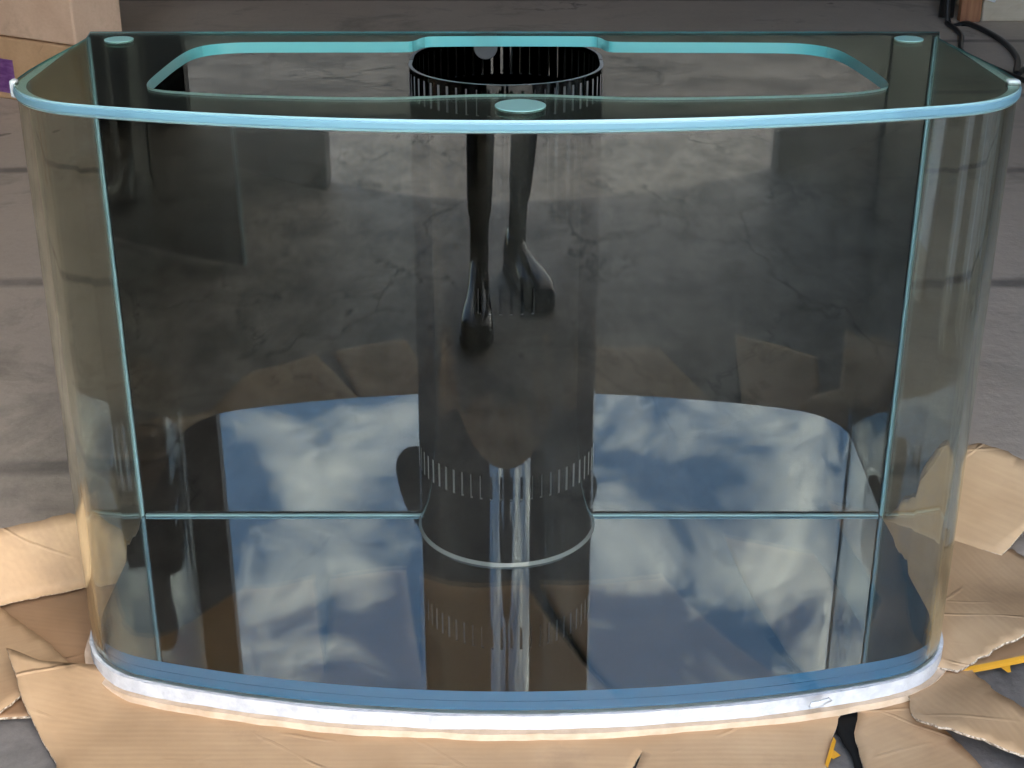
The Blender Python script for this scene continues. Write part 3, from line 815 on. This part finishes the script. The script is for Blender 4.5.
# trousers and shirt over the body
tj = [((0, -2.05, 0.92), (0.145, 0.115)), ((0, -2.05, 0.84), (0.14, 0.115)), ((-0.09, -2.03, 0.76), 0.095), ((-0.115, -1.93, 0.47), 0.066), ((-0.122, -1.855, 0.28), 0.058), ((-0.125, -1.785, 0.13), 0.047),
      ((0.09, -2.04, 0.76), 0.095), ((0.075, -1.99, 0.47), 0.066), ((0.05, -1.955, 0.28), 0.058), ((0.025, -1.93, 0.13), 0.047)]
skin_obj('trousers', tj, [(0, 1), (1, 2), (2, 3), (3, 4), (4, 5), (1, 6), (6, 7), (7, 8), (8, 9)], M['trousers'], person, root=1)
sj = [((0, -2.05, 0.88), (0.15, 0.12)), ((0, -2.07, 1.05), (0.145, 0.11)), ((0, -2.06, 1.24), (0.155, 0.11)), ((0, -2.04, 1.335), (0.10, 0.08))]
se = [(0, 1), (1, 2), (2, 3)]
for sx in (-1, 1):
    k = len(sj); sj += [((sx * 0.16, -2.05, 1.31), 0.066), ((sx * EL[sx][0] * 0.9, -2.03, 1.16), 0.06), ((sx * EL[sx][0] * 1.01, -2.0, EL[sx][1]), 0.056), ((sx * (EL[sx][0] * 0.5 + 0.085), -1.94, EL[sx][1] * 0.5 + 0.53), 0.045)]
    se += [(3, k), (k, k + 1), (k + 1, k + 2), (k + 2, k + 3)]
skin_obj('shirt', sj, se, M['shirt'], person, root=1)
for ank, knee in (((-0.125, -1.765, 0.06), (-0.123, -1.80, 0.19)), ((0.020, -1.92, 0.06), (0.03, -1.935, 0.19))):
    b = MB(); b.tube([Vector(ank), Vector(ank).lerp(Vector(knee), 0.5), Vector(knee)], [0.036, 0.035, 0.041], 14); b.build('sock', M['trousers'], person)
hb = MB()
nu, nv = 20, 12
hb.grid([[(0.078 * math.sin(v) * math.cos(u), -1.995 + 0.098 * math.sin(v) * math.sin(u), 1.545 + 0.085 * math.cos(v)) for u in [2 * math.pi * k / nu for k in range(nu + 1)]] for v in [math.pi * 0.56 * k / nv + 0.01 for k in range(nv + 1)]], 0, True, flip=True)
o = hb.build('hair', M['hair'], person); s_ = o.modifiers.new('thickness', 'SOLIDIFY'); s_.thickness = 0.01
fb = MB()
for sx in (-1, 1):
    fb = MB(); fb.tube([(sx * 0.03, -1.892, 1.51), (sx * 0.03, -1.884, 1.51)], 0.010, 10); fb.build('eye', M['hair'], person)
fb = MB(); fb.tube([(0, -1.895, 1.515), (0, -1.875, 1.485), (0, -1.885, 1.475)], [0.008, 0.014, 0.010], 8); fb.tube([(-0.024, -1.892, 1.447), (0, -1.882, 1.445), (0.024, -1.892, 1.447)], [0.004, 0.007, 0.004], 8)
fb.build('nose_and_mouth', M['skin'], person)
def shoe(heel, toe):
    h, t = Vector((*heel, 0)), Vector((*toe, 0)); d = (t - h).normalized(); sgn = Vector((-d.y, d.x, 0)); Ln = (t - h).length
    prof = [(0.0, 0.024, 0.078), (0.04, 0.036, 0.090), (0.16, 0.041, 0.092), (0.27, 0.041, 0.080), (0.36, 0.043, 0.066), (0.5, 0.050, 0.060), (0.7, 0.058, 0.054), (0.84, 0.055, 0.050), (0.94, 0.040, 0.044), (0.985, 0.020, 0.034), (1.0, 0.006, 0.024)]
    b = MB(); rows = []
    for u, hw, hh in prof:
        row = []
        for k in range(17):
            a = math.pi * k / 16
            row.append(h + d * (u * Ln) + sgn * (hw * math.copysign(abs(math.cos(a)) ** 0.7, math.cos(a))) + Vector((0, 0, 0.016 + (hh - 0.016) * math.sin(a) ** 0.8)))
        rows.append(row)
    b.grid(rows, 0, True); b.face(rows[0], 0)
    sh = b.build('shoe', M['leather'], person)
    b = MB(); L1 = [h + d * (u * Ln) + sgn * (hw + 0.004) for u, hw, _ in prof] + [h + d * (u * Ln) - sgn * (hw + 0.004) for u, hw, _ in prof[::-1]]
    b.face([p + Vector((0, 0, 0.017)) for p in L1[::-1]]); b.face([p + Vector((0, 0, 0.001)) for p in L1]); c = L1 + [L1[0]]
    b.grid([[p + Vector((0, 0, 0.001)) for p in c], [p + Vector((0, 0, 0.017)) for p in c]], 0, False)
    b.build('sole', M['rubber'], sh)
shoe((-0.127, -1.80), (-0.120, -1.50)); shoe((-0.01, -1.955), (0.135, -1.70))
# phone just behind the lens, tilted with it
ph = empty('phone', CAM, 'black phone held in both hands above the black shoes', 'phone')
T = Matrix.Translation(CAM) @ Matrix.Rotation(R(-24.4), 4, 'X')
b = MB(); b.box((-0.074, -0.016, -0.045), (0.074, -0.008, 0.027), 0, T); b.build('phone_body', M['black_plastic'], ph, 0.003)
b = MB(); b.box((-0.070, -0.0168, -0.042), (0.070, -0.0162, 0.024), 0, T); b.build('screen', M['black_glass'], ph)
